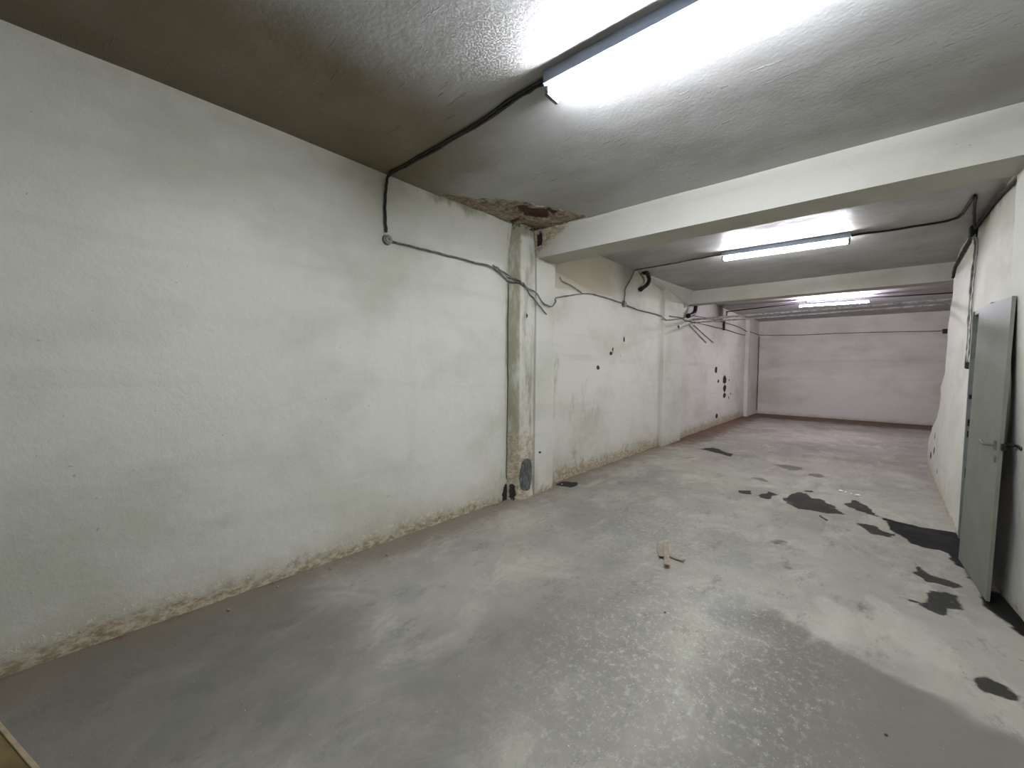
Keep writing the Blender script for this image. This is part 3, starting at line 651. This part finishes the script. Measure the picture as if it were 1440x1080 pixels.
# leaf: visible face through measured corners, thickness into +X
def leaf():
    A = Vector((.566, 4.725, .025)); B = Vector((.606, 3.980, .02)); Cc = Vector((.642, 3.976, 1.975)); D = Vector((.604, 4.722, 1.985))
    bm = bmesh.new(); nu, nv = 14, 30; f = []; b = []
    for i in range(nu+1):
        u = i/nu; rf = []; rb = []
        for j in range(nv+1):
            v = j/nv
            p = (A*(1-u)+B*u)*(1-v)+(D*(1-u)+Cc*u)*v
            p = p+Vector((.004*math.sin(u*3.1)*math.sin(v*5), 0, 0))
            rf.append(bm.verts.new(p)); rb.append(bm.verts.new(p+Vector((.018, .002, 0))))
        f.append(rf); b.append(rb)
    for i in range(nu):
        for j in range(nv):
            bm.faces.new((f[i][j], f[i+1][j], f[i+1][j+1], f[i][j+1])); bm.faces.new((b[i][j], b[i][j+1], b[i+1][j+1], b[i+1][j]))
    for i in range(nu):
        bm.faces.new((f[i][0], b[i][0], b[i+1][0], f[i+1][0])); bm.faces.new((f[i][nv], f[i+1][nv], b[i+1][nv], b[i][nv]))
    for j in range(nv):
        bm.faces.new((f[0][j], f[0][j+1], b[0][j+1], b[0][j])); bm.faces.new((f[nu][j], b[nu][j], b[nu][j+1], f[nu][j+1]))
    bmesh.ops.recalc_face_normals(bm, faces=bm.faces)
    me = bpy.data.meshes.new('door_leaf'); bm.to_mesh(me); bm.free(); return me
lf = link('door_leaf', leaf(), door, [M['door']])
def on_leaf(u, v, off=0):      # u 0 at hinge, 1 at free edge
    A = Vector((.566, 4.725, .025)); B = Vector((.606, 3.980, .02)); Cc = Vector((.642, 3.976, 1.975)); D = Vector((.604, 4.722, 1.985))
    return (A*(1-u)+B*u)*(1-v)+(D*(1-u)+Cc*u)*v+Vector((-off, 0, 0))
# lever handle, escutcheon, keyhole, latch bolt
p = on_leaf(.90, .515)
h = link('handle', tube_mesh('handle', smooth_pts([p, p+Vector((-.045, 0, 0)), p+Vector((-.052, .03, .002)), p+Vector((-.050, .13, .012))], 4), .008, 10), door, [M['door_scuff']])
bevel_box('handle_plate', p.x-.007, p.x+.004, p.y-.022, p.y+.022, p.z-.03, p.z+.03, M['door_scuff'], door, .002)
p = on_leaf(.93, .47)
bevel_box('keyhole_plate', p.x-.007, p.x+.004, p.y-.014, p.y+.014, p.z-.02, p.z+.02, M['door_scuff'], door, .002)
p = on_leaf(1.0, .52)
o = link('handle', tube_mesh('handle', smooth_pts([p+Vector((.032, .05, 0)), p+Vector((.075, .05, 0)), p+Vector((.082, .02, 0)), p+Vector((.080, -.06, -.004))], 4), .010, 10), door, [M['steel_dark']]); o['label'] = 'black lever on the hidden side of the door'
bevel_box('latch', p.x+.006, p.x+.026, p.y-.022, p.y+.006, p.z-.03, p.z+.012, M['steel_dark'], door, .002)
for v in (.12, .5, .88):
    p = on_leaf(0, v)
    link('hinge', tube_mesh('hinge', [p+Vector((.012, .012, -.05)), p+Vector((.012, .012, .05))], .011, 10), door, [M['frame']])
# frame: far jamb, near jamb, head, with reveal depth
FX0 = .645
def vbox(name, x0, x1, y0, y1, z0, z1, lean=.018):
    bm = bmesh.new(); bmesh.ops.create_cube(bm, size=1)
    for v in bm.verts:
        v.co = Vector(((x0+x1)/2+v.co.x*(x1-x0), (y0+y1)/2+v.co.y*(y1-y0), (z0+z1)/2+v.co.z*(z1-z0)))
        v.co.x += lean*(v.co.z/2)
    bmesh.ops.bevel(bm, geom=bm.edges[:], offset=.004, segments=2, affect='EDGES')
    me = bpy.data.meshes.new(name); bm.to_mesh(me); bm.free(); return link(name, me, door, [M['frame']])
vbox('door_frame', FX0-.008, FX0+.19, 5.385, 5.425, -.0, 2.03)
vbox('door_frame', FX0+.0, FX0+.19, 4.738, 4.765, -.0, 2.03)
vbox('door_frame', FX0+.0, FX0+.19, 4.765, 5.385, 1.99, 2.03)
for z_, s in ((1.05, .03), (.95, .028), (.60, .045), (1.28, .02)):
    bevel_box('strike_plate', FX0+.01, FX0+.045, 5.378, 5.388, z_-s, z_+s, M['steel_dark'], door, .002)

# ------------------------------------------------------------------ loose things on the floor
def strip(pa, pb, w, t, z, mat, name, label, cat, group=None, curl=.004, tw=0):
    a = Vector((pa[0], pa[1], 0)); b = Vector((pb[0], pb[1], 0)); d = (b-a).normalized(); n = Vector((-d.y, d.x, 0)); L = (b-a).length
    bm = bmesh.new(); N = 12; top = []; bot = []
    for i in range(N+1):
        u = i/N; c = a+d*L*u; zz = z+curl*(2*u-1)**2*4+tw*u
        e = w*(1+.06*math.sin(i*2.7))/2
        for L_, dz in ((top, t), (bot, 0)):
            L_.append([bm.verts.new(c+n*s*e+Vector((0, 0, zz+dz+(.0015*math.sin(i*1.7+s))))) for s in (-1, 0, 1)])
    for i in range(N):
        for k in range(2):
            bm.faces.new((top[i][k], top[i+1][k], top[i+1][k+1], top[i][k+1])); bm.faces.new((bot[i][k], bot[i][k+1], bot[i+1][k+1], bot[i+1][k]))
        bm.faces.new((top[i][0], bot[i][0], bot[i+1][0], top[i+1][0])); bm.faces.new((top[i][2], top[i+1][2], bot[i+1][2], bot[i][2]))
    for i in (0, N):
        for k in range(2): bm.faces.new((top[i][k], top[i][k+1], bot[i][k+1], bot[i][k]))
    bmesh.ops.recalc_face_normals(bm, faces=bm.faces)
    me = bpy.data.meshes.new(name); bm.to_mesh(me); bm.free()
    o = link(name, me, None, [mat]); tag(o, label, cat, group); return o
g = 'cardboard strips on the floor'
strip((-1.305, 3.39), (-1.195, 3.17), .036, .005, .004, M['card'], 'cardboard_strip', 'left of three cardboard strips crossing each other on the floor', 'cardboard', g)
strip((-1.255, 3.43), (-1.10, 3.035), .040, .005, .016, M['card'], 'cardboard_strip', 'long upper cardboard strip lying across the others on the floor', 'cardboard', g)
strip((-1.20, 3.26), (-1.04, 3.235), .032, .005, .008, M['card'], 'cardboard_strip', 'short cardboard strip sticking out to the right under the long one', 'cardboard', g, curl=.002)
strip((-.35, 5.22), (-.28, 5.11), .012, .006, .003, M['stick'], 'wood_splinter', 'small dark wood splinter below the biggest floor stain', 'wood splinter', None, curl=.001)
def chunk(name, x, y, r, mat, label, cat, group=None, flat=.5, z=0):
    bm = bmesh.new(); bmesh.ops.create_icosphere(bm, subdivisions=2, radius=r)
    sx, sy = random.uniform(.7, 1.5), random.uniform(.6, 1.1)
    for v in bm.verts:
        k = 1+random.uniform(-.22, .22); v.co = Vector((v.co.x*sx*k, v.co.y*sy*k, v.co.z*flat*k))
    bmesh.ops.rotate(bm, cent=(0, 0, 0), matrix=Matrix.Rotation(random.uniform(0, 6.3), 3, 'Z'), verts=bm.verts)
    mz = min(v.co.z for v in bm.verts)
    me = bpy.data.meshes.new(name); bm.to_mesh(me); bm.free(); o = link(name, me, None, [mat]); o.location = (x, y, z-mz-.001)
    tag(o, label, cat, group); return o
g = 'white shards on the floor'
for (x_, y_, r, lb) in ((-.235, 6.51, .022, 'leftmost white shard of the row behind the biggest floor stain'), (-.19, 6.48, .016, 'second white shard from the left behind the biggest floor stain'),
                        (-.135, 6.46, .015, 'third white shard from the left behind the biggest floor stain'), (-.075, 6.41, .026, 'rightmost white shard of the row behind the biggest floor stain')):
    chunk('white_shard', x_, y_, r, M['shard'], lb, 'shard', g, .3)
chunk('pebble', -.905, 2.478, .009, M['stick'], 'tiny dark pebble alone on the open floor in front of the cardboard strips', 'pebble')
chunk('pebble', .096, 2.249, .008, M['stick'], 'tiny dark pebble at the lower right of the open floor', 'pebble')
g = 'plaster crumbs along the foot of the left wall'
spots = [(.7, .16), (1.0, .07), (1.35, .1), (1.75, .2), (2.05, .06), (2.4, .13), (2.75, .07), (3.05, .16), (3.25, .06), (3.3, .22), (3.62, .17), (3.7, .24), (4.0, .16), (4.35, .1), (4.9, .12), (5.6, .2), (6.3, .12), (7.0, .25)]
for (y_, d_) in spots:
    chunk('plaster_crumb', XL+d_+random.uniform(-.01, .03), y_, random.uniform(.007, .013), M['crumb'], 'small flake of fallen plaster lying along the foot of the left wall', 'plaster crumb', g, .6, .002)
# brown board in the near left corner of the floor
bd = empty('wooden_board', (-2.7, -.25, 0)); tag(bd, 'brown wooden board with a pale edge lying on the floor at the near left', 'board')
A = Vector((-2.86, -.215, 0)); B = Vector((-2.22, -.045, 0)); d = (B-A).normalized(); n = Vector((d.y, -d.x, 0))
def quadprism(name, c, z0, z1, mat):
    bm = bmesh.new(); lo = [bm.verts.new((p.x, p.y, z0)) for p in c]; hi = [bm.verts.new((p.x, p.y, z1)) for p in c]
    bm.faces.new(lo[::-1]); bm.faces.new(hi)
    for i in range(4): bm.faces.new((lo[i], lo[(i+1) % 4], hi[(i+1) % 4], hi[i]))
    bmesh.ops.bevel(bm, geom=bm.edges[:], offset=.002, segments=1, affect='EDGES')
    bmesh.ops.recalc_face_normals(bm, faces=bm.faces)
    me = bpy.data.meshes.new(name); bm.to_mesh(me); bm.free(); return link(name, me, bd, [mat])
quadprism('panel', [A+n*.016, B+n*.016, B+n*.30, A+n*.30], .004, .022, M['board'])
o = quadprism('edge_strip', [A, B, B+n*.016, A+n*.016], .002, .026, M['board_edge']); o['label'] = 'pale wooden edge strip'
bm = bmesh.new(); bmesh.ops.create_cone(bm, cap_ends=True, segments=12, radius1=.012, radius2=.009, depth=.006)
me = bpy.data.meshes.new('nail_head'); bm.to_mesh(me); bm.free()
o = link('nail_head', me, None, [M['steel_dark']]); o.location = (-2.47, -.20, .024); o.parent = bd; o.matrix_parent_inverse = Matrix.Translation((2.7, .25, 0))

# ------------------------------------------------------------------ world, camera, view
w = bpy.data.worlds.new('World'); bpy.context.scene.world = w; w.use_nodes = True
w.node_tree.nodes['Background'].inputs[0].default_value = (.5, .5, .5, 1); w.node_tree.nodes['Background'].inputs[1].default_value = 0.0
cam_d = bpy.data.cameras.new('camera'); cam = bpy.data.objects.new('camera', cam_d); C.objects.link(cam)
f, yaw, pitch, roll = 575.351, math.radians(41.26530543), math.radians(2.29797965), math.radians(.54048154)
fw = Vector((-math.sin(yaw)*math.cos(pitch), math.cos(yaw)*math.cos(pitch), -math.sin(pitch)))
r = Vector((math.cos(yaw), math.sin(yaw), 0)); u = r.cross(fw)
r2 = r*math.cos(roll)+u*math.sin(roll); u2 = u*math.cos(roll)-r*math.sin(roll)
cam.matrix_world = Matrix(((r2.x, u2.x, -fw.x, 0), (r2.y, u2.y, -fw.y, 0), (r2.z, u2.z, -fw.z, 1.5), (0, 0, 0, 1)))
cam_d.sensor_width = 36; cam_d.sensor_fit = 'HORIZONTAL'; cam_d.lens = f/1440*36; cam_d.clip_start = .05
S = bpy.context.scene; S.camera = cam
vs = S.view_settings; vs.view_transform = 'Standard'; vs.look = 'None'; vs.gamma = 1; vs.use_curve_mapping = False
vs.exposure = 0.0
